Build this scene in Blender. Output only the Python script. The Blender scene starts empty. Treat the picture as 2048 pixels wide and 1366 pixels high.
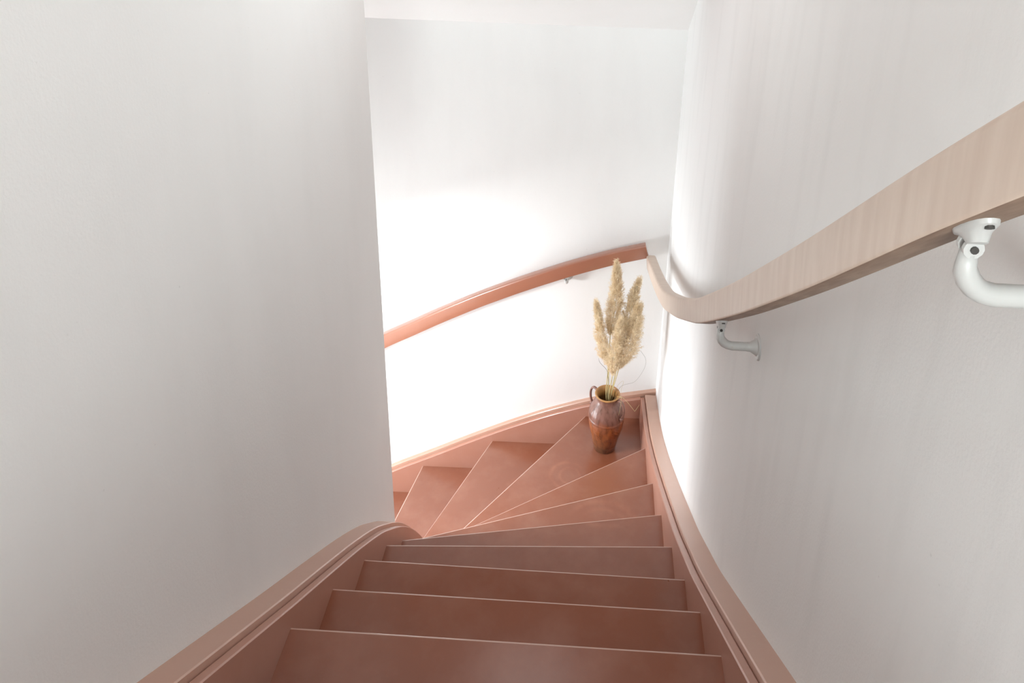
import bpy, bmesh, math, random
import numpy as np
from mathutils import Vector, Matrix

random.seed(7)
C = bpy.context.scene.collection
scene = bpy.context.scene
PI = math.pi

# ------------------------------------------------------------------ camera
FPX, PCX, PCY = 1607.6, 1141.14, 217.79
YAW, PITCH, ROLL = -0.0273, 0.37078, 0.03704
def camera_axes():
    cy, sy, cp, sp = math.cos(YAW), math.sin(YAW), math.cos(PITCH), math.sin(PITCH)
    fwd = Vector((sy * cp, cy * cp, -sp))
    right = Vector((cy, -sy, 0))
    up = right.cross(fwd)
    c, s = math.cos(ROLL), math.sin(ROLL)
    return c * right + s * up, -s * right + c * up, fwd
cam_data = bpy.data.cameras.new('camera')
cam = bpy.data.objects.new('camera', cam_data)
C.objects.link(cam)
r_, u_, f_ = camera_axes()
cam.matrix_world = Matrix(((r_.x, u_.x, -f_.x, 0.13506), (r_.y, u_.y, -f_.y, -1.22147),
                           (r_.z, u_.z, -f_.z, 1.73728), (0, 0, 0, 1)))
cam_data.sensor_width = 36
cam_data.lens = 36 * FPX / 2048
cam_data.shift_x = -(PCX - 1024) / 2048
cam_data.shift_y = (PCY - 683) / 2048
cam_data.clip_start = 0.02
scene.camera = cam

# ------------------------------------------------------------------ world, lights, exposure
world = bpy.data.worlds.new('world'); scene.world = world
world.use_nodes = True
bg = world.node_tree.nodes['Background']
bg.inputs[0].default_value = (1.0, 0.98, 0.95, 1)
bg.inputs[1].default_value = 0.08

def area_light(name, loc, target, sx, sy, power, color):
    d = bpy.data.lights.new(name, 'AREA'); d.shape = 'RECTANGLE'
    d.size, d.size_y, d.energy, d.color = sx, sy, power, color
    o = bpy.data.objects.new(name, d); C.objects.link(o)
    o.location = loc
    o.rotation_euler = (Vector(target) - Vector(loc)).to_track_quat('-Z', 'Y').to_euler()
    return o
# daylight from the glazed lower hall at the foot of the stairs, then fill lights added out of view
area_light('hall_window_light', (-4.0, 1.75, -1.60), (0.0, 1.75, -1.20), 1.0, 2.4, 40, (0.92, 1.0, 1.04))
area_light('hall_door_light', (-2.3, 1.60, -1.75), (0.0, 1.95, -1.00), 0.55, 0.9, 24, (0.92, 1.0, 1.05))
area_light('turn_fill_light', (-0.95, 1.36, -0.30), (-0.45, 1.50, -1.60), 0.25, 0.25, 20, (0.94, 1.0, 1.04))  # unseen fill, added to brighten the inner ends of the winding treads
area_light('landing_fill_light', (0.0, -4.1, 1.70), (0.0, 0.0, 1.45), 0.95, 1.2, 84, (0.91, 1.03, 1.06))  # unseen fill added behind the camera to brighten the stair walls
area_light('stairwell_high_fill_light', (0.42, -0.35, 2.40), (-0.556, 0.60, 0.10), 1.1, 0.2, 5, (0.90, 1.03, 1.07))  # overhead fill added for the lower left wall, out of view
area_light('stairwell_fill_light_right', (-0.10, 0.90, 1.66), (0.556, 0.90, 1.36), 0.8, 0.16, 2.2, (0.92, 1.02, 1.05))  # added wall-washer, unseen, lifts the middle of the right wall
area_light('stairwell_fill_light_left', (0.10, 0.85, 1.68), (-0.556, 0.80, 1.50), 0.9, 0.16, 4.0, (0.92, 1.02, 1.05))  # its added counterpart, brightening the left wall from out of view

vs = scene.view_settings
vs.view_transform = 'Standard'; vs.look = 'None'; vs.gamma = 1.0
vs.use_curve_mapping = False
vs.exposure = 0.14

# ------------------------------------------------------------------ helpers
def smooth_curve(pts, step=0.02, win=0.12):
    """dense smooth polyline through (s, v) samples; linear beyond both ends"""
    p = np.array(sorted(pts)); s = np.arange(p[0, 0], p[-1, 0] + 1e-6, step)
    n = int(win / step)
    pad = np.arange(1, n + 1) * step
    m0 = (p[1, 1] - p[0, 1]) / (p[1, 0] - p[0, 0]); m1 = (p[-1, 1] - p[-2, 1]) / (p[-1, 0] - p[-2, 0])
    v = np.interp(s, p[:, 0], p[:, 1])
    ve = np.concatenate([v[0] - m0 * pad[::-1], v, v[-1] + m1 * pad])
    k = np.hanning(2 * n + 3)[1:-1]; k /= k.sum()
    vv = np.convolve(ve, k, 'valid')
    def f(x):
        if x < s[0]: return vv[0] + m0 * (x - s[0])
        if x > s[-1]: return vv[-1] + m1 * (x - s[-1])
        return float(np.interp(x, s, vv))
    return f

def link(name, me, mat=None, parent=None, smooth=False, loc=None):
    if mat: me.materials.append(mat)
    if smooth:
        for p in me.polygons: p.use_smooth = True
    o = bpy.data.objects.new(name, me); C.objects.link(o)
    if parent: o.parent = parent
    if loc: o.location = loc
    return o

def from_bm(name, bm, mat, parent=None, smooth=False, loc=None):
    bmesh.ops.recalc_face_normals(bm, faces=bm.faces)
    me = bpy.data.meshes.new(name); bm.to_mesh(me); bm.free()
    return link(name, me, mat, parent, smooth, loc)

def loft_bm(rings, closed=True, caps=True, bm=None):
    bm = bm or bmesh.new()
    vr = [[bm.verts.new(p) for p in r] for r in rings]
    n = len(rings[0])
    for a, b in zip(vr[:-1], vr[1:]):
        for i in range(n if closed else n - 1):
            j = (i + 1) % n
            bm.faces.new((a[i], a[j], b[j], b[i]))
    if caps and closed:
        bm.faces.new(vr[0][::-1]); bm.faces.new(vr[-1])
    return bm

def prism_bm(poly, z0, z1, bm=None):
    bm = bm or bmesh.new()
    a = [bm.verts.new((x, y, z0)) for x, y in poly]; b = [bm.verts.new((x, y, z1)) for x, y in poly]
    bm.faces.new(a[::-1]); bm.faces.new(b)
    n = len(poly)
    for i in range(n):
        j = (i + 1) % n
        bm.faces.new((a[i], a[j], b[j], b[i]))
    return bm

def tube_bm(pts, radii, seg=10, bm=None, flat=1.0, close=True):
    pts = [Vector(p) for p in pts]
    if not hasattr(radii, '__len__'): radii = [radii] * len(pts)
    t0 = (pts[1] - pts[0]).normalized()
    nrm = t0.orthogonal().normalized()
    rings = []
    for i, p in enumerate(pts):
        t = (pts[min(i + 1, len(pts) - 1)] - pts[max(i - 1, 0)]).normalized()
        nrm = (nrm - t * nrm.dot(t)).normalized(); b = t.cross(nrm)
        rings.append([p + (nrm * math.cos(2 * PI * k / seg) + b * math.sin(2 * PI * k / seg) * flat) * radii[i] for k in range(seg)])
    return loft_bm(rings, True, close, bm)

def lathe_bm(prof, seg=32, bm=None, warp=None):
    bm = bm or bmesh.new(); rows = []
    for i, (r, z) in enumerate(prof):
        row = []
        for k in range(seg):
            a = 2 * PI * k / seg
            rr = r + (warp(a, z, r) if warp else 0)
            row.append(bm.verts.new((rr * math.cos(a), rr * math.sin(a), z)))
        rows.append(row)
    for a, b in zip(rows[:-1], rows[1:]):
        for k in range(seg):
            j = (k + 1) % seg
            bm.faces.new((a[k], a[j], b[j], b[k]))
    return bm

def spline(pts, n=8):
    """Catmull-Rom through 3-D points"""
    P = [Vector(p) for p in pts]; P = [2 * P[0] - P[1]] + P + [2 * P[-1] - P[-2]]
    out = []
    for i in range(1, len(P) - 2):
        for k in range(n):
            t = k / n; a, b, c, d = P[i - 1], P[i], P[i + 1], P[i + 2]
            out.append(.5 * ((2 * b) + (c - a) * t + (2 * a - 5 * b + 4 * c - d) * t * t + (3 * b - a - 3 * c + d) * t ** 3))
    out.append(P[-2]); return out

def bevel_all(bm, w, seg=2, ang=0.5):
    bmesh.ops.recalc_face_normals(bm, faces=bm.faces)
    es = [e for e in bm.edges if len(e.link_faces) == 2 and e.calc_face_angle(0) > ang]
    bmesh.ops.bevel(bm, geom=es, offset=w, segments=seg, affect='EDGES', profile=.5)
    return bm

def thing(name, label, cat, loc=(0, 0, 0), group=None):
    o = bpy.data.objects.new(name, None); C.objects.link(o); o.location = loc
    o.empty_display_size = .05
    o['label'] = label; o['category'] = cat
    if group: o['group'] = group
    return o
def structure(o, label, cat):
    o['kind'] = 'structure'; o['label'] = label; o['category'] = cat
    return o

# ------------------------------------------------------------------ materials
def new_mat(name, rough=.5, spec=.5):
    m = bpy.data.materials.new(name); m.use_nodes = True
    nt = m.node_tree; b = nt.nodes['Principled BSDF']
    b.inputs['Roughness'].default_value = rough
    b.inputs['Specular IOR Level'].default_value = spec
    return m, nt, b
def mapping(nt, scale):
    tc = nt.nodes.new('ShaderNodeTexCoord'); mp = nt.nodes.new('ShaderNodeMapping')
    mp.inputs['Scale'].default_value = scale
    nt.links.new(tc.outputs['Object'], mp.inputs['Vector']); return mp
def noise(nt, scale, detail=4, vec=(1, 1, 1), rough=.55):
    n = nt.nodes.new('ShaderNodeTexNoise'); n.inputs['Scale'].default_value = scale
    n.inputs['Detail'].default_value = detail; n.inputs['Roughness'].default_value = rough
    nt.links.new(mapping(nt, vec).outputs[0], n.inputs['Vector']); return n
def ramp(nt, src, stops):
    r = nt.nodes.new('ShaderNodeValToRGB'); e = r.color_ramp.elements
    while len(e) < len(stops): e.new(.5)
    for k, (p, c) in enumerate(stops):
        e[k].position = p; e[k].color = (c, c, c, 1) if not hasattr(c, '__len__') else tuple(c) + (1,)
    nt.links.new(src, r.inputs[0]); return r
def bump(nt, b, src, strength, dist=.002):
    n = nt.nodes.new('ShaderNodeBump'); n.inputs['Strength'].default_value = strength
    n.inputs['Distance'].default_value = dist
    nt.links.new(src, n.inputs['Height']); nt.links.new(n.outputs[0], b.inputs['Normal']); return n
def mix(nt, fac, a, b_):
    m = nt.nodes.new('ShaderNodeMix'); m.data_type = 'RGBA'
    for s, v in ((m.inputs[0], fac), (m.inputs[6], a), (m.inputs[7], b_)):
        if hasattr(v, 'is_linked'): nt.links.new(v, s)
        elif hasattr(v, '__len__'): s.default_value = tuple(v) + (1,)
        else: s.default_value = v
    return m.outputs[2]

def wall_material(name, base, dirty, vec, lo, hi):
    m, nt, b = new_mat(name, .8, .25)
    st = noise(nt, 5, 6, vec); sp = noise(nt, 90, 2)
    k = ramp(nt, st.outputs[0], [(lo, 0.0), (hi, 1.0)])
    col = mix(nt, k.outputs[0], base, dirty)
    sk = ramp(nt, sp.outputs[0], [(.74, 0.0), (.8, .35)])
    col = mix(nt, sk.outputs[0], col, (.55, .54, .52))
    nt.links.new(col, b.inputs['Base Color'])
    g = noise(nt, 160, 4); bump(nt, b, g.outputs[0], .18, .0025)
    return m
WALL = wall_material('wall_paint', (.87, .86, .845), (.84, .83, .815), (1, 1, .25), .45, .75)
WALL_R = wall_material('scuffed_wall_paint', (.87, .86, .845), (.81, .80, .785), (2.2, 2.2, .35), .5, .85)
CEIL = wall_material('ceiling_paint', (.86, .84, .825), (.84, .82, .80), (1, 1, 1), .4, .8)

def paint(name, base, worn, rough=.36, coat=1.0, rings=()):
    m, nt, b = new_mat(name, rough, .75)
    b.inputs['Coat Weight'].default_value = coat; b.inputs['Coat Roughness'].default_value = .22
    n1 = noise(nt, 7, 6, (1, 1, 1), .6); n2 = noise(nt, 60, 5)
    k = ramp(nt, n1.outputs[0], [(.45, 0.0), (.8, .6)])
    col = mix(nt, k.outputs[0], base, worn)
    k2 = ramp(nt, n2.outputs[0], [(.66, 0.0), (.74, .25)])
    col = mix(nt, k2.outputs[0], col, tuple(min(1, c * 1.35) for c in base))
    for cx, cy, r0, w, amt in rings:                     # pale rub marks left by pots and shoes
        tc = nt.nodes.new('ShaderNodeTexCoord')
        vm = nt.nodes.new('ShaderNodeVectorMath'); vm.operation = 'MULTIPLY_ADD'
        vm.inputs[1].default_value = (1, 1, 0); vm.inputs[2].default_value = (-cx, -cy, 0)
        nt.links.new(tc.outputs['Object'], vm.inputs[0])
        ln = nt.nodes.new('ShaderNodeVectorMath'); ln.operation = 'LENGTH'; nt.links.new(vm.outputs[0], ln.inputs[0])
        r1 = ramp(nt, ln.outputs['Value'], [(r0 - w, 0.0), (r0, amt), (r0 + w, 0.0)])
        mm = nt.nodes.new('ShaderNodeMath'); mm.operation = 'MULTIPLY'
        nt.links.new(r1.outputs[0], mm.inputs[0]); nt.links.new(ramp(nt, n1.outputs[0], [(.38, 0.0), (.58, 1.0)]).outputs[0], mm.inputs[1])
        col = mix(nt, mm.outputs[0], col, tuple(min(1, c * 1.9 + .03) for c in base))
    nt.links.new(col, b.inputs['Base Color'])
    rr = nt.nodes.new('ShaderNodeMapRange'); rr.inputs[3].default_value = rough - .06; rr.inputs[4].default_value = rough + .16
    nt.links.new(n1.outputs[0], rr.inputs[0]); nt.links.new(rr.outputs[0], b.inputs['Roughness'])
    bump(nt, b, noise(nt, 220, 3).outputs[0], .12, .001)
    return m
RUBS = [(.105, 1.835, .085, .014, .30), (.115, 1.835, .05, .010, .2), (.26, 1.17, .15, .02, .22), (.26, 1.17, .11, .014, .16)]
STAIR = paint('terracotta_paint', (.26, .082, .039), (.35, .155, .10), .27, .5, RUBS)
WORN_GLINT = paint('worn_glint_nosing_paint', (.52, .32, .25), (.60, .42, .35), .34)  # edge wear, with the nosing highlight also put into the pale colour
STRING = paint('terracotta_sheen_string_paint', (.45, .215, .15), (.50, .265, .20), .40, .35)  # sheen on the strings put into a paler terracotta
RAIL_B = paint('terracotta_rail_paint', (.34, .135, .08), (.37, .16, .105), .30)

COVER = paint('sheen_cover_strip_paint', (.54, .315, .23), (.58, .37, .285), .40, .4)  # strips paler still, their sheen put into the base colour
def rail_wood():
    m, nt, b = new_mat('faded_pink_rail_paint', .42, .45)
    n = noise(nt, 9, 5, (1, 5, .6)); k = ramp(nt, n.outputs[0], [(.35, 0.0), (.72, 1.0)])
    col = mix(nt, k.outputs[0], (.71, .58, .48), (.64, .505, .41))
    nt.links.new(col, b.inputs['Base Color'])
    bump(nt, b, n.outputs[0], .12, .002)
    return m
RAIL_R = rail_wood()
def rail_underside():  # wood grain, with the shade under the rail put into its dark brown
    m, nt, b = new_mat('shade_brown_rail_underside', .5, .4)
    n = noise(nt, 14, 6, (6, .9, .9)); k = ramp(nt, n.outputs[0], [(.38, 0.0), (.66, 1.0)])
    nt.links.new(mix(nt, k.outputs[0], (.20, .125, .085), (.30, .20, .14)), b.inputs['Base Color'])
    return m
RAIL_UNDER_SHADE = rail_underside()
def white_metal():
    m, nt, b = new_mat('white_painted_iron', .35, .5)
    n = noise(nt, 40, 4); k = ramp(nt, n.outputs[0], [(.66, 0.0), (.72, .8)])
    nt.links.new(mix(nt, k.outputs[0], (.54, .53, .51), (.50, .45, .35)), b.inputs['Base Color'])
    return m
IRON = white_metal()
SCREW = new_mat('dark_screw', .5)[0]; SCREW.node_tree.nodes['Principled BSDF'].inputs['Base Color'].default_value = (.05, .045, .04, 1)

# ------------------------------------------------------------------ plan of the stair
H, G = 0.20, 0.25                       # rise, going
XR, XL, XW = 0.475, -0.475, 0.556       # string faces and wall face
ARC_C, ARC_R = (-0.605, 1.19), 0.13     # inner string turns round the end of the left wall
def yb(x): return 2.256 + 0.02 * (x - 0.475)            # face of the string on the back wall
def inner(s, off=0.0):
    """inner string line by arc length: straight, quarter circle, straight; off moves it into the wall"""
    L = ARC_R * PI / 2
    if s <= ARC_C[1]: return (XL - off, s)
    if s <= ARC_C[1] + L:
        a = (s - ARC_C[1]) / ARC_R; r = ARC_R - off
        return (ARC_C[0] + r * math.cos(a), ARC_C[1] + r * math.sin(a))
    return (ARC_C[0] - (s - ARC_C[1] - L), ARC_C[1] + ARC_R - off)

# nosing lines: point and direction (towards the inner string), in plan
NOSE = {k: ((XR, k * G), (-1.0, 0.0)) for k in range(-5, 3)}
def two(a, b): return (a, ((b[0] - a[0]), (b[1] - a[1])))
NOSE[3] = two((XR, .781), (XL, .720))
NOSE[4] = two((XR, 1.091), (-.466, .912))
NOSE[5] = two((XR, 1.434), (.009, 1.262))
NOSE[6] = two((XR, 1.841), (-.28, 1.340))
NOSE[7] = two((.178, yb(.178)), (-.375, 1.474))
NOSE[8] = two((-.329, yb(-.33)), (-.543, 1.674))
NOSE[9] = two((-.719, yb(-.72)), (-.779, 1.90))
NOSE[10] = two((-1.03, yb(-1.03)), (-1.06, 1.9))
for k in range(11, 16): NOSE[k] = two((-1.03 - (k - 10) * G - .02, yb(-1.3)), (-1.05 - (k - 10) * G, 1.9))

INN = [inner(s, .012) for s in np.arange(-1.7, 3.4, .01)]                 # tread ends are housed in the strings
OUT = [(XR + .012, y) for y in np.arange(-1.7, 2.25, .05)]
OUT += [(x, yb(x) + .012) for x in np.arange(XR + .012, -3.0, -.05)]
def cut(line, poly):
    """first crossing of the infinite nosing line with a polyline, in the direction asked: index + point"""
    (px, py), (dx, dy) = line; best = None
    L = math.hypot(dx, dy); dx, dy = dx / L, dy / L
    for i in range(len(poly) - 1):
        (ax, ay), (bx, by) = poly[i], poly[i + 1]
        ca = (ax - px) * dy - (ay - py) * dx; cb = (bx - px) * dy - (by - py) * dx
        if ca * cb <= 0 and ca != cb:
            t = ca / (ca - cb); q = (ax + (bx - ax) * t, ay + (by - ay) * t)
            d = (q[0] - px) * dx + (q[1] - py) * dy
            if poly is INN and d < .05: continue
            if poly is OUT and d > .05: continue
            if best is None or abs(d) < abs(best[2]): best = (i, q, d)
    return best
def shifted(line, d):
    (px, py), (dx, dy) = line; L = math.hypot(dx, dy)
    nx, ny = dy / L, -dx / L          # for direction -x this is (0, +1): forwards (down the stairs)
    return ((px + nx * d, py + ny * d), (dx, dy))

# ------------------------------------------------------------------ setting
floor_bm = prism_bm([(-.70, -4.2), (.70, -4.2), (.70, -1.26), (-.70, -1.26)], .80, 1.0)
structure(from_bm('floor', floor_bm, STAIR), 'terracotta painted landing floor at the top of the stairs', 'floor')
hall_bm = prism_bm([(-4.6, 1.23), (-2.30, 1.23), (-2.30, 2.3), (-4.6, 2.3)], -3.2, -3.0)
structure(from_bm('floor_lower', hall_bm, STAIR), 'terracotta painted floor at the foot of the stairs', 'floor')
structure(from_bm('wall_right', prism_bm([(XW, -4.2), (.70, -4.2), (.70, 2.45), (XW, 2.45)], -3.2, 3.6), WALL_R),
          'long white plaster wall on the right with the handrail on it', 'wall')
lw = [(-.70, -4.2), (-XW, -4.2), (-XW, 1.10), (-.575, 1.15), (-.60, 1.21), (-.63, 1.236), (-4.6, 1.236), (-4.6, 1.10), (-.70, 1.10)]
structure(from_bm('wall_left', prism_bm(lw, -3.2, 3.6), WALL), 'white plaster wall on the left ending at the turn of the stairs', 'wall')
bw = [(XW + .1, yb(XW) + .048), (XW + .1, 2.48), (-4.6, 2.48), (-4.6, yb(-4.6) + .048)]
structure(from_bm('wall_back', prism_bm(bw, -3.2, 3.6), WALL), 'white wall behind the turn of the stairs, brightly lit from the left', 'wall')
structure(from_bm('wall_front', prism_bm([(-.70, -4.3), (.70, -4.3), (.70, -4.2), (-.70, -4.2)], .8, 3.6), WALL), 'white wall at the far end of the landing', 'wall')
def soffit(ys):
    def zc(x, y): return .775 + .017 * (x - .552) + (2.303 - y) * .80
    rings = []
    for x in (-4.6, .62):
        rings.append([(x, y, zc(x, y)) for y in ys] + [(x, y, zc(x, y) + .16) for y in ys[::-1]])
    return loft_bm(rings, True, True)
structure(from_bm('ceiling', soffit([2.36, 1.90]), CEIL), 'white sloping ceiling above the back wall', 'ceiling')
structure(from_bm('ceiling_upper', soffit([1.90, -.95]), STAIR), 'upper ceiling out of view, coloured dark terracotta to keep the near treads dim', 'ceiling')  # unseen; dark colour chosen to cut overhead light on the near treads
structure(from_bm('ceiling_landing', prism_bm([(-.70, -4.25), (.70, -4.25), (.70, -.9), (-.70, -.9)], 3.42, 3.56), CEIL), 'white ceiling over the landing', 'ceiling')

# ------------------------------------------------------------------ the staircase
stair = thing('staircase', 'terracotta pink painted wooden staircase winding down to the left between white walls', 'staircase', (0, 0, 0))

for k in range(-4, 15):
    front, back = NOSE[k], shifted(NOSE[k - 1], -.028)
    z = -k * H
    fi, bi = cut(front, INN), cut(back, INN)
    fo, bo = cut(front, OUT), cut(back, OUT)
    # outer corner of the stair (only the corner winder has it)
    if bo[1][0] > XR and fo[1][0] < XR: poly = [bo[1], (XR + .012, yb(XR) + .012)]
    else: poly = [bo[1]]
    poly += [fo[1], fi[1]]
    mid = INN[bi[0] + 1:fi[0] + 1]
    poly += mid[::-1][::3] + [bi[1]]
    bm = prism_bm(poly, z - .038, z)
    bmesh.ops.recalc_face_normals(bm, faces=bm.faces)
    n = Vector((NOSE[k][1][1], -NOSE[k][1][0], 0)).normalized()
    fa, fb = Vector(fo[1]), Vector(fi[1])
    es = [e for e in bm.edges if all(min((Vector(v.co.xy) - fa).length, (Vector(v.co.xy) - fb).length) < 1e-4 for v in e.verts)
          and e.calc_length() > .1]
    bmesh.ops.bevel(bm, geom=es, offset=.006, segments=3, affect='EDGES', profile=.5, material=1)
    t = from_bm('tread', bm, STAIR, stair); t.data.materials.append(WORN_GLINT)
for k in range(-4, 16):                                  # riser under nosing k-1, standing on tread k
    a, b = shifted(NOSE[k - 1], -.028), shifted(NOSE[k - 1], -.048)
    p = [cut(a, OUT)[1], cut(a, INN)[1], cut(b, INN)[1], cut(b, OUT)[1]]
    from_bm('riser', prism_bm(p, -k * H - .03, -(k - 1) * H - .037), STAIR, stair)

# string boards: an inner board and, standing a little higher behind it, a cover strip against the wall
zR = smooth_curve([(-1.7, 1.415), (-1.2, 1.015), (-.21, .225), (.18, -.090), (.431, -.291), (.634, -.434), (.775, -.534), (.924, -.625),
                   (1.066, -.714), (1.228, -.812), (1.382, -.902), (1.60, -1.025), (1.841, -1.145), (2.036, -1.213), (2.26, -1.262)], .02, .10)
zB = smooth_curve([(-.475, -1.268), (-.205, -1.325), (.014, -1.406), (.236, -1.506), (.462, -1.622), (.655, -1.728), (.875, -1.842),
                   (1.10, -1.985), (1.35, -2.17), (1.6, -2.37), (2.6, -3.17)], .02, .10)          # by -x
zL = smooth_curve([(-1.7, 1.415), (-1.2, 1.015), (-.339, .330), (.048, .016), (.246, -.141), (.452, -.306), (.588, -.420), (.706, -.524),
                   (.885, -.706), (1.0, -.838), (1.1, -.972), (1.2, -1.122), (1.3, -1.32), (1.4, -1.49), (1.5, -1.60), (1.7, -1.78),
                   (1.9, -1.96), (2.1, -2.12), (3.3, -3.08)], .02, .06)
def board(path, z_of, depth, t0, t1, lift, c=.003):
    """path(s) -> (x,y) at an offset; rings are chamfered rectangles standing on the line"""
    rings = []
    for s in S:
        zt = z_of(s) + lift; a, b = path(s, t0), path(s, t1)
        ac, bc = path(s, t0 + c), path(s, t1 - c)
        rings.append([(a[0], a[1], zt - depth), (a[0], a[1], zt - c), (ac[0], ac[1], zt), (bc[0], bc[1], zt), (b[0], b[1], zt - c), (b[0], b[1], zt - depth)])
    return loft_bm(rings)
LIFT = .019
def right_path(s, off): return (XR + off, s)
def back_path(s, off): return (-s, yb(-s) + off)
S = list(np.arange(-1.7, 2.262, .02)) + [2.262]
from_bm('string_board', board(right_path, zR, .42, 0, .0215, 0), STRING, stair)
S = list(np.arange(-1.7, 2.25, .02)) + [2.262]
from_bm('cover_strip', board(right_path, zR, .30, .0225, .084, LIFT), COVER, stair)
S = list(np.arange(-XR + .001, 2.6, .02))
from_bm('string_board', board(back_path, zB, .42, 0, .0215, 0), STRING, stair)
S = list(np.arange(-.556, 2.6, .02))
from_bm('cover_strip', board(back_path, zB, .30, .0225, .06, LIFT), COVER, stair)
S = list(np.arange(-1.7, 3.3, .02))
from_bm('string_board', board(inner, zL, .46, 0, .0215, 0), STRING, stair)
from_bm('cover_strip', board(inner, zL, .34, .0225, .092, LIFT), COVER, stair)

# ------------------------------------------------------------------ handrails
def rail_mesh(pts, w, t, wdir, rad=.009):
    """rounded rectangular bar; pts run along the inner top edge; wdir points to the wall"""
    pts = [Vector(p) for p in pts]; wd = Vector(wdir); rings = []
    for i, p in enumerate(pts):
        tg = (pts[min(i + 1, len(pts) - 1)] - pts[max(i - 1, 0)]).normalized()
        up = wd.cross(tg); up = up if up.z > 0 else -up
        up.normalize()
        ring = []
        for cxs, cys, a0 in ((w - rad, -rad, 0), (rad, -rad, 90), (rad, -t + rad * .5, 180), (w - rad, -t + rad * .5, 270)):
            r = rad if a0 < 180 else rad * .5
            for q in range(4):
                a = math.radians(a0 + 30 * q)
                ring.append(p + wd * (cxs + r * math.cos(a)) + up * (cys + r * math.sin(a)))
        rings.append(ring)
    bm = loft_bm(rings)
    return bm
zT = smooth_curve([(-1.9, 2.565), (-.676, 1.5517), (-.5435, 1.444), (-.3819, 1.3046), (-.213, 1.1605), (.1313, .876), (.3679, .6884), (.6335, .483),
                   (1.0338, .214), (1.4005, -.0097), (1.668, -.1358), (1.9252, -.2405), (2.206, -.345)], .02, .14)
rail_r = thing('handrail', 'pale pinkish beige wall handrail along the right wall, dropping down the stairs', 'handrail', (.46, 0, 1.0))
bm = rail_mesh([(.440, y, zT(y)) for y in list(np.arange(-1.5, 2.2, .03)) + [2.206]], .046, .067, (1, 0, 0))
rr = from_bm('rail', bm, RAIL_R, None, True); rr.parent = rail_r; rr.location = (-.46, 0, -1.0)
rr.data.materials.append(RAIL_UNDER_SHADE)
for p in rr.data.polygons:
    if p.index % 16 in (10, 11, 12): p.material_index = 1          # flat underside, shade put into its colour
rr.data.set_sharp_from_angle(angle=math.radians(50))

zF = smooth_curve([(-.4315, -.285), (-.261, -.333), (-.047, -.411), (.17, -.503), (.392, -.607), (.619, -.728), (.774, -.819), (.874, -.872),
                   (1.1, -1.02), (1.4, -1.255), (2.2, -1.895)], .02, .10)
rail_b = thing('handrail', 'terracotta pink curved handrail across the white back wall above the stair turn', 'handrail', (0, 2.22, -.5))
bm = rail_mesh([(-s, 2.190 + .02 * (-s - .43), zF(s)) for s in [-.4315] + list(np.arange(-.41, 2.2, .03))], .042, .073, (0, 1, 0), .008)
rb = from_bm('rail', bm, RAIL_B, None, True); rb.parent = rail_b; rb.location = (0, -2.22, .5)
rb.data.set_sharp_from_angle(angle=math.radians(50))

def bracket(parent, base, wall_pt, top, slope_dir, out):
    """cast iron bracket: round wall plate, cone, curved arm, forked knuckle, saddle under the rail.
    wall_pt on the wall, top under the rail, out = unit vector from wall to rail"""
    b0 = Vector(base); W, T, O = Vector(wall_pt) - b0, Vector(top) - b0, Vector(out)
    q = O.to_track_quat('Z', 'X').to_matrix().to_4x4(); q.translation = W
    bm = lathe_bm([(0, -.004), (.031, -.004), (.031, .004), (.029, .0065), (.024, .0075), (.021, .007), (.0175, .012), (.0115, .022), (.011, .03), (0, .03)], 28)
    bmesh.ops.remove_doubles(bm, verts=bm.verts, dist=1e-5); bmesh.ops.transform(bm, matrix=q, verts=bm.verts)
    pl = from_bm('wall_plate', bm, IRON, parent, True); pl.data.set_sharp_from_angle(angle=math.radians(35))
    up = Vector((0, 0, 1)); side = O.cross(up).normalized()
    run = (T - W).dot(O); k = T.z - W.z - .024
    pts = [W + O * d for d in (.018, .03, run - .042, run - .03)]
    corner = W + O * run
    pts += [W + O * (run - .032 + .032 * math.sin(a)) + up * (.032 * (1 - math.cos(a))) for a in (.4, .7, 1.0, 1.25, 1.45)]
    pts += [corner + up * k]
    rad = [.0105] * 5 + [.0108, .0108, .0105, .009, .0075]
    from_bm('arm', tube_bm(pts, rad, 14), IRON, parent, True)
    for sd in (-1, 1):
        bm = bmesh.new(); c = corner + up * (k + .004)
        r = [(c + side * sd * (.0055 + .002 * e)) for e in (-1, 1)]
        rings = []
        for rc in r:
            rings.append([rc + O * (.009 * math.cos(a)) + up * (.009 * math.sin(a)) for a in np.linspace(0, 2 * PI, 13)[:-1]])
        from_bm('knuckle', loft_bm(rings), IRON, parent, False)
    c = corner + up * (k + .004)
    from_bm('pin', tube_bm([c - side * .0095, c + side * .0095], .0035, 10), SCREW, parent)
    sl = Vector(slope_dir).normalized(); nup = O.cross(sl); nup = nup if nup.z > 0 else -nup
    bm = bmesh.new()
    rings = []
    for h, lx, ly in ((-.016, .008, .008), (-.008, .016, .010), (-.004, .03, .012), (0.001, .032, .0125)):
        rings.append([T + nup * h + sl * lx * math.copysign(abs(math.cos(a)) ** .8, math.cos(a)) + O * ly * math.copysign(abs(math.sin(a)) ** .8, math.sin(a)) for a in np.linspace(0, 2 * PI, 17)[:-1]])
    sd = from_bm('saddle', loft_bm(rings, True, True, bm), IRON, parent, True); sd.data.set_sharp_from_angle(angle=math.radians(40))
    for e in (-1, 1):
        p = T + sl * e * .023 - nup * .0045
        from_bm('screw', tube_bm([p, p - nup * .003], .004, 8), SCREW, parent)

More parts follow.
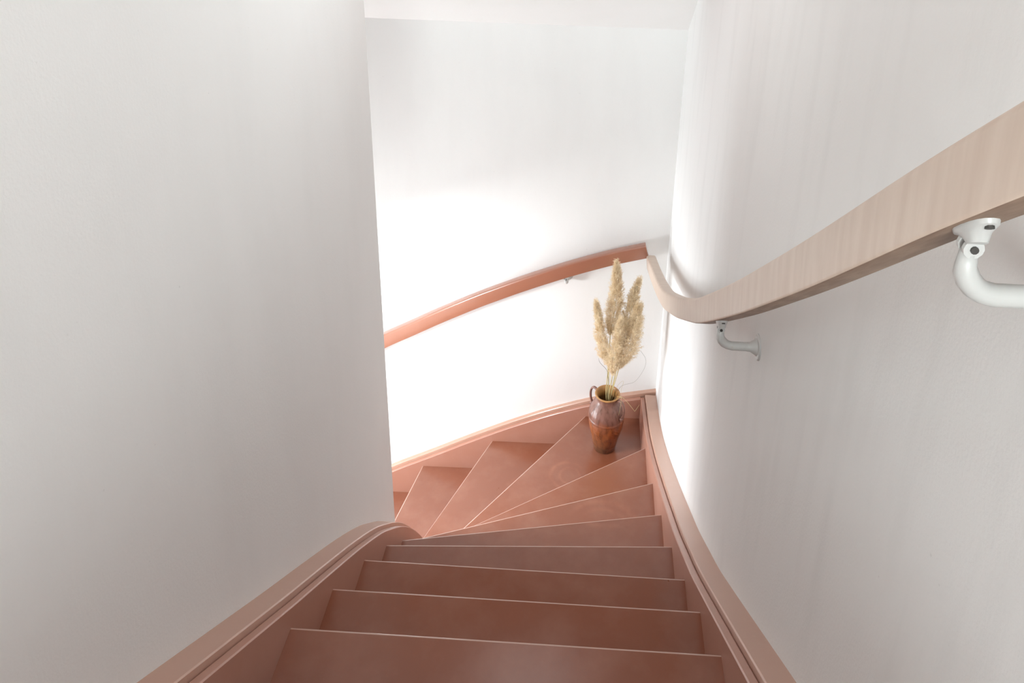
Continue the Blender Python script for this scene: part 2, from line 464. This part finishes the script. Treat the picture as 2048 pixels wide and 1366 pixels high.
def rail_under(y):
    d = (zT(y + .01) - zT(y - .01)) / .02
    return zT(y) - .067 * math.sqrt(1 + d * d), d
for y0 in (.362, -.612, -1.45):
    zb, d = rail_under(y0)
    bracket(rail_r, (.46, 0, 1.0), (XW + .002, y0, zb - .068), (.463, y0, zb), (0, 1, d), (-1, 0, 0))
for x0 in (.052, -1.0):
    d = (zF(-x0 - .01) - zF(-x0 + .01)) / .02
    zb = zF(-x0) - .073 * math.sqrt(1 + d * d)
    bracket(rail_b, (0, 2.22, -.5), (x0, yb(x0) + .05, zb - .052), (x0, 2.211, zb), (1, 0, d), (0, -1, 0))

# ------------------------------------------------------------------ vase
VB = Vector((.2856, 2.0397, -1.4))
def vase_material():
    m, nt, b = new_mat('brown_glazed_clay', .30, .55)
    tc = nt.nodes.new('ShaderNodeTexCoord'); sep = nt.nodes.new('ShaderNodeSeparateXYZ')
    nt.links.new(tc.outputs['Object'], sep.inputs[0])
    n = noise(nt, 16, 6, (1, 1, .8)); n2 = noise(nt, 38, 5, (1.6, 1.6, .5))
    add = nt.nodes.new('ShaderNodeMath'); add.operation = 'MULTIPLY_ADD'
    nt.links.new(n.outputs[0], add.inputs[0]); add.inputs[1].default_value = .16; nt.links.new(sep.outputs[2], add.inputs[2])
    k = ramp(nt, add.outputs[0], [(.10, (.17, .07, .032)), (.17, (.28, .09, .03)), (.255, (.31, .088, .025)), (.30, (.22, .10, .075)), (.40, (.25, .13, .10))])
    kk = ramp(nt, n2.outputs[0], [(.46, 0.0), (.70, .75)])
    col = mix(nt, kk.outputs[0], k.outputs[0], (.085, .03, .016))
    nt.links.new(col, b.inputs['Base Color'])
    bump(nt, b, n2.outputs[0], .5, .003)
    return m
CLAY = vase_material()
OCHRE, nt, b = new_mat('ochre_glaze', .32, .5)
n = noise(nt, 30, 4); nt.links.new(mix(nt, ramp(nt, n.outputs[0], [(.4, 0.0), (.7, 1.0)]).outputs[0], (.46, .24, .085), (.36, .17, .06)), b.inputs['Base Color'])
vase = thing('vase', 'brown glazed clay amphora vase with two handles standing on the corner step', 'vase', VB)
prof = smooth_curve([(0, .0545), (.012, .056), (.06, .066), (.12, .0795), (.17, .087), (.205, .0895), (.24, .0865), (.27, .077), (.295, .064), (.312, .0565), (.325, .0565), (.341, .062)], .004, .016)
def relief(a, z, r):
    v = 0
    if .10 < z < .20:                                            # ring of pressed leaves
        w = math.sin(PI * (z - .10) / .10)
        u = a * 5 + 9 * (z - .15)
        v += .0060 * w * max(0, math.sin(u * 1.0)) ** .7 * (0.55 + .45 * math.cos(26 * (a + (z - .15) * 14)))
        u2 = a * 5 - 10 * (z - .15) + 1.7
        v += .0036 * w * max(0, math.sin(u2)) ** 2
    if .205 < z < .268: v += .0034 * math.sin(PI * (z - .205) / .063) * max(0, math.cos(28 * a)) ** 2 * (1 if math.cos(2 * a + .6) > -.2 else .2)
    if .03 < z < .05: v += .001 * math.sin(PI * (z - .03) / .02)
    if .198 < z < .206: v += .0022
    return v
zs = [0] + list(np.arange(.004, .338, .004))
bm = lathe_bm([(0.0001, 0.0)] + [(prof(z) - (.003 if z == 0 else 0), z) for z in zs], 120, None, lambda a, z, r: relief(a, z, r) if r > .01 else 0)
body = from_bm('body', bm, CLAY, vase, True)
inner_prof = [(.0600, .335), (.0632, .339), (.0638, .3425), (.0618, .3455), (.0572, .3455), (.0535, .341), (.0475, .331), (.045, .318), (.047, .30), (.058, .28), (.072, .25), (.077, .21), (.07, .14), (.055, .05), (.045, .012), (.0001, .012)]
from_bm('glazed_rim', lathe_bm(inner_prof, 64), OCHRE, vase, True)
for az in (math.radians(-36), math.radians(144)):
    ca, sa = math.cos(az), math.sin(az)
    path = [(.054, .318), (.068, .332), (.085, .336), (.098, .322), (.104, .297), (.103, .270), (.096, .248), (.088, .236)]
    pts = spline([(r * ca, r * sa, z) for r, z in path], 5)
    rad = list(np.interp(np.linspace(0, 1, len(pts)), [0, .2, .8, 1], [.0085, .0072, .0075, .009]))
    h = from_bm('handle', tube_bm(pts, rad, 12, None, .75), CLAY, vase, True)
    e = Vector(((.092) * ca, .092 * sa, .233)); t = Vector((-sa, ca, 0))
    from_bm('curl', tube_bm([e - t * .011, e - t * .009, e + t * .009, e + t * .011], [.006, .0095, .0095, .006], 14), CLAY, h, True)

# ------------------------------------------------------------------ dried pampas grass
def straw(name, a, bcol, rough=.8):
    m, nt, b = new_mat(name, rough, .2)
    n = noise(nt, 25, 3); nt.links.new(mix(nt, ramp(nt, n.outputs[0], [(.35, 0.0), (.68, 1.0)]).outputs[0], a, bcol), b.inputs['Base Color'])
    return m
FLUFF = straw('pampas_fluff', (.95, .83, .63), (.83, .67, .45))
nt = FLUFF.node_tree; tr = nt.nodes.new('ShaderNodeBsdfTranslucent'); mx = nt.nodes.new('ShaderNodeMixShader'); mx.inputs[0].default_value = .25
pb = nt.nodes['Principled BSDF']; nt.links.new(pb.inputs['Base Color'].links[0].from_socket, tr.inputs[0])
nt.links.new(pb.outputs[0], mx.inputs[1]); nt.links.new(tr.outputs[0], mx.inputs[2])
nt.links.new(mx.outputs[0], nt.nodes['Material Output'].inputs[0])
STEM = straw('dry_stem', (.66, .58, .30), (.52, .42, .20), .55)
DARK = straw('dark_blade', (.20, .18, .13), (.12, .10, .08), .6)
def plume_mesh(axis, width, n, rng):
    """fluffy flower head: a branching mass of fine tapering hairs along a bent axis"""
    A = [Vector(p) for p in axis]; verts = []; faces = []
    cum = [0]
    for p, q in zip(A[:-1], A[1:]): cum.append(cum[-1] + (q - p).length)
    L = cum[-1]
    def at(t):
        d = t * L
        for i in range(len(A) - 1):
            if d <= cum[i + 1] or i == len(A) - 2:
                f = (d - cum[i]) / (cum[i + 1] - cum[i]); return A[i].lerp(A[i + 1], f), (A[i + 1] - A[i]).normalized()
    env = lambda t: (min(1, (t + .03) / .20) ** .7) * (max(0.03, 1 - max(0, t - .35) / .68) ** .65)
    hpb = 30; nb = n // hpb
    for bnum in range(nb):                                       # side branches
        t = rng.random() ** .95 * .98
        p, tg = at(t); n0 = tg.orthogonal().normalized(); n1 = tg.cross(n0)
        th = rng.uniform(0, 2 * PI); out = n0 * math.cos(th) + n1 * math.sin(th)
        w = width * env(t); bl = min(.05, .22 * L) * rng.uniform(.5, 1.15)
        tip = p + tg * bl + out * w * rng.uniform(.5, 1.12)
        ctrl = p + tg * bl * .3 + out * w * .7
        for hnum in range(hpb):
            f = rng.uniform(.15, 1.0) ** .8
            base = p * (1 - f) ** 2 + ctrl * 2 * f * (1 - f) + tip * f * f
            d = (tip - ctrl).normalized() * .75 + out * rng.uniform(-.1, .9) + Vector((rng.gauss(0, .55), rng.gauss(0, .55), rng.gauss(0, .55) - .1))
            d.normalize()
            l = rng.uniform(.006, .015) * (1.5 if rng.random() < .08 else 1); hw = rng.uniform(.00035, .0008)
            sd = d.cross(Vector((rng.gauss(0, 1), rng.gauss(0, 1), rng.gauss(0, 1)))).normalized() * hw
            m = base + d * l * .55 + Vector((0, 0, -.0006)); e = base + d * l + Vector((0, 0, -.0025))
            i = len(verts); verts += [base - sd * .6, base + sd * .6, m + sd, m - sd, e]
            faces += [(i, i + 1, i + 2, i + 3), (i + 3, i + 2, i + 4)]
    me = bpy.data.meshes.new('plume'); me.from_pydata([tuple(v) for v in verts], [], faces); return me
rng = random.Random(11)
MOUTH = Vector((.2925, 2.0397, -1.062))
PLUMES = [
    # label, axis (base..tip), half width, hairs, foot offset in the vase
    ('tallest dried pampas plume, pointing straight up at the back of the vase', [(.281, 2.062, -.73), (.292, 2.066, -.60), (.299, 2.07, -.50), (.293, 2.07, -.336)], .046, 21000, (-.004, .010)),
    ('short dried pampas plume leaning right behind the widest plume', [(.350, 2.07, -.72), (.365, 2.07, -.66), (.382, 2.07, -.50), (.398, 2.07, -.422)], .038, 13000, (.012, .014)),
    ('slim dried pampas plume leaning out to the left of the vase', [(.279, 2.03, -.885), (.262, 2.03, -.82), (.239, 2.03, -.725), (.207, 2.03, -.527)], .035, 14000, (-.014, -.002)),
    ('low front dried pampas plume hanging closest to the vase mouth', [(.300, 1.985, -.905), (.303, 1.985, -.83), (.310, 1.985, -.76), (.324, 1.985, -.592)], .043, 17000, (0, -.014)),
    ('widest dried pampas plume leaning right at the front of the bunch', [(.331, 2.0, -.870), (.352, 2.0, -.79), (.384, 2.0, -.69), (.405, 2.0, -.508)], .052, 22000, (.010, -.008)),
]
for label, axis, wd, n, (ox, oy) in PLUMES:
    foot = Vector((.2885 + ox * -.8, 2.04 - oy * .5, -1.25)); neck = Vector((MOUTH.x + ox, MOUTH.y + oy, MOUTH.z))
    t = thing('pampas_grass', label, 'dried grass', foot, 'dried pampas grass in the clay vase')
    ax = [Vector(p) - foot for p in axis]
    pts = spline([Vector((0, 0, 0)), neck - foot] + ax[:2] + ax[2:], 6)
    from_bm('stem', tube_bm(pts, list(np.linspace(.0030, .0012, len(pts))), 8), STEM, t, True)
    link('plume', plume_mesh(spline(ax, 5), wd, n, rng), FLUFF, t)['kind'] = 'stuff'
BLADES = [
    ('thin dark dry blade arching out to the right above the vase', DARK, [(.300, 2.04, -1.16), (.323, 2.035, -1.075), (.344, 2.03, -1.01), (.364, 2.03, -.99), (.417, 2.03, -.965), (.457, 2.03, -.886), (.461, 2.03, -.828), (.432, 2.03, -.777)], .0011),
    ('short dark dry blade curling up at the left under the slim plume', DARK, [(.290, 2.04, -1.15), (.287, 2.03, -1.0), (.280, 2.03, -.935), (.272, 2.03, -.903), (.242, 2.03, -.868), (.233, 2.03, -.85), (.231, 2.03, -.835)], .0012),
    ('dry greenish blade bent over in a hook beside the right of the stems', STEM, [(.298, 2.03, -1.14), (.313, 2.03, -1.06), (.332, 2.03, -1.0), (.3525, 2.03, -.969), (.3605, 2.03, -.975), (.351, 2.02, -1.012), (.354, 2.02, -1.05)], .0011),
    ('straw coloured blade hanging over the rim with a kinked tip', STEM, [(.300, 2.03, -1.13), (.322, 2.01, -1.062), (.349, 1.985, -1.026), (.383, 1.97, -1.045), (.418, 1.96, -1.085), (.424, 1.96, -1.084), (.442, 1.965, -1.052)], .0014),
    ('straw coloured blade drooping down the front right of the vase', STEM, [(.305, 2.02, -1.13), (.336, 1.99, -1.044), (.350, 1.975, -1.022), (.3505, 1.965, -1.057), (.343, 1.955, -1.115)], .0013),
]
for label, mat, pts, r in BLADES:
    base = Vector(pts[0]); t = thing('dry_blade', label, 'dried grass', base, 'dry grass blades in the clay vase')
    sp = spline([Vector(p) - base for p in pts], 7)
    from_bm('blade', tube_bm(sp, list(np.linspace(r, r * .5, len(sp))), 6, None, .5), mat, t, True)
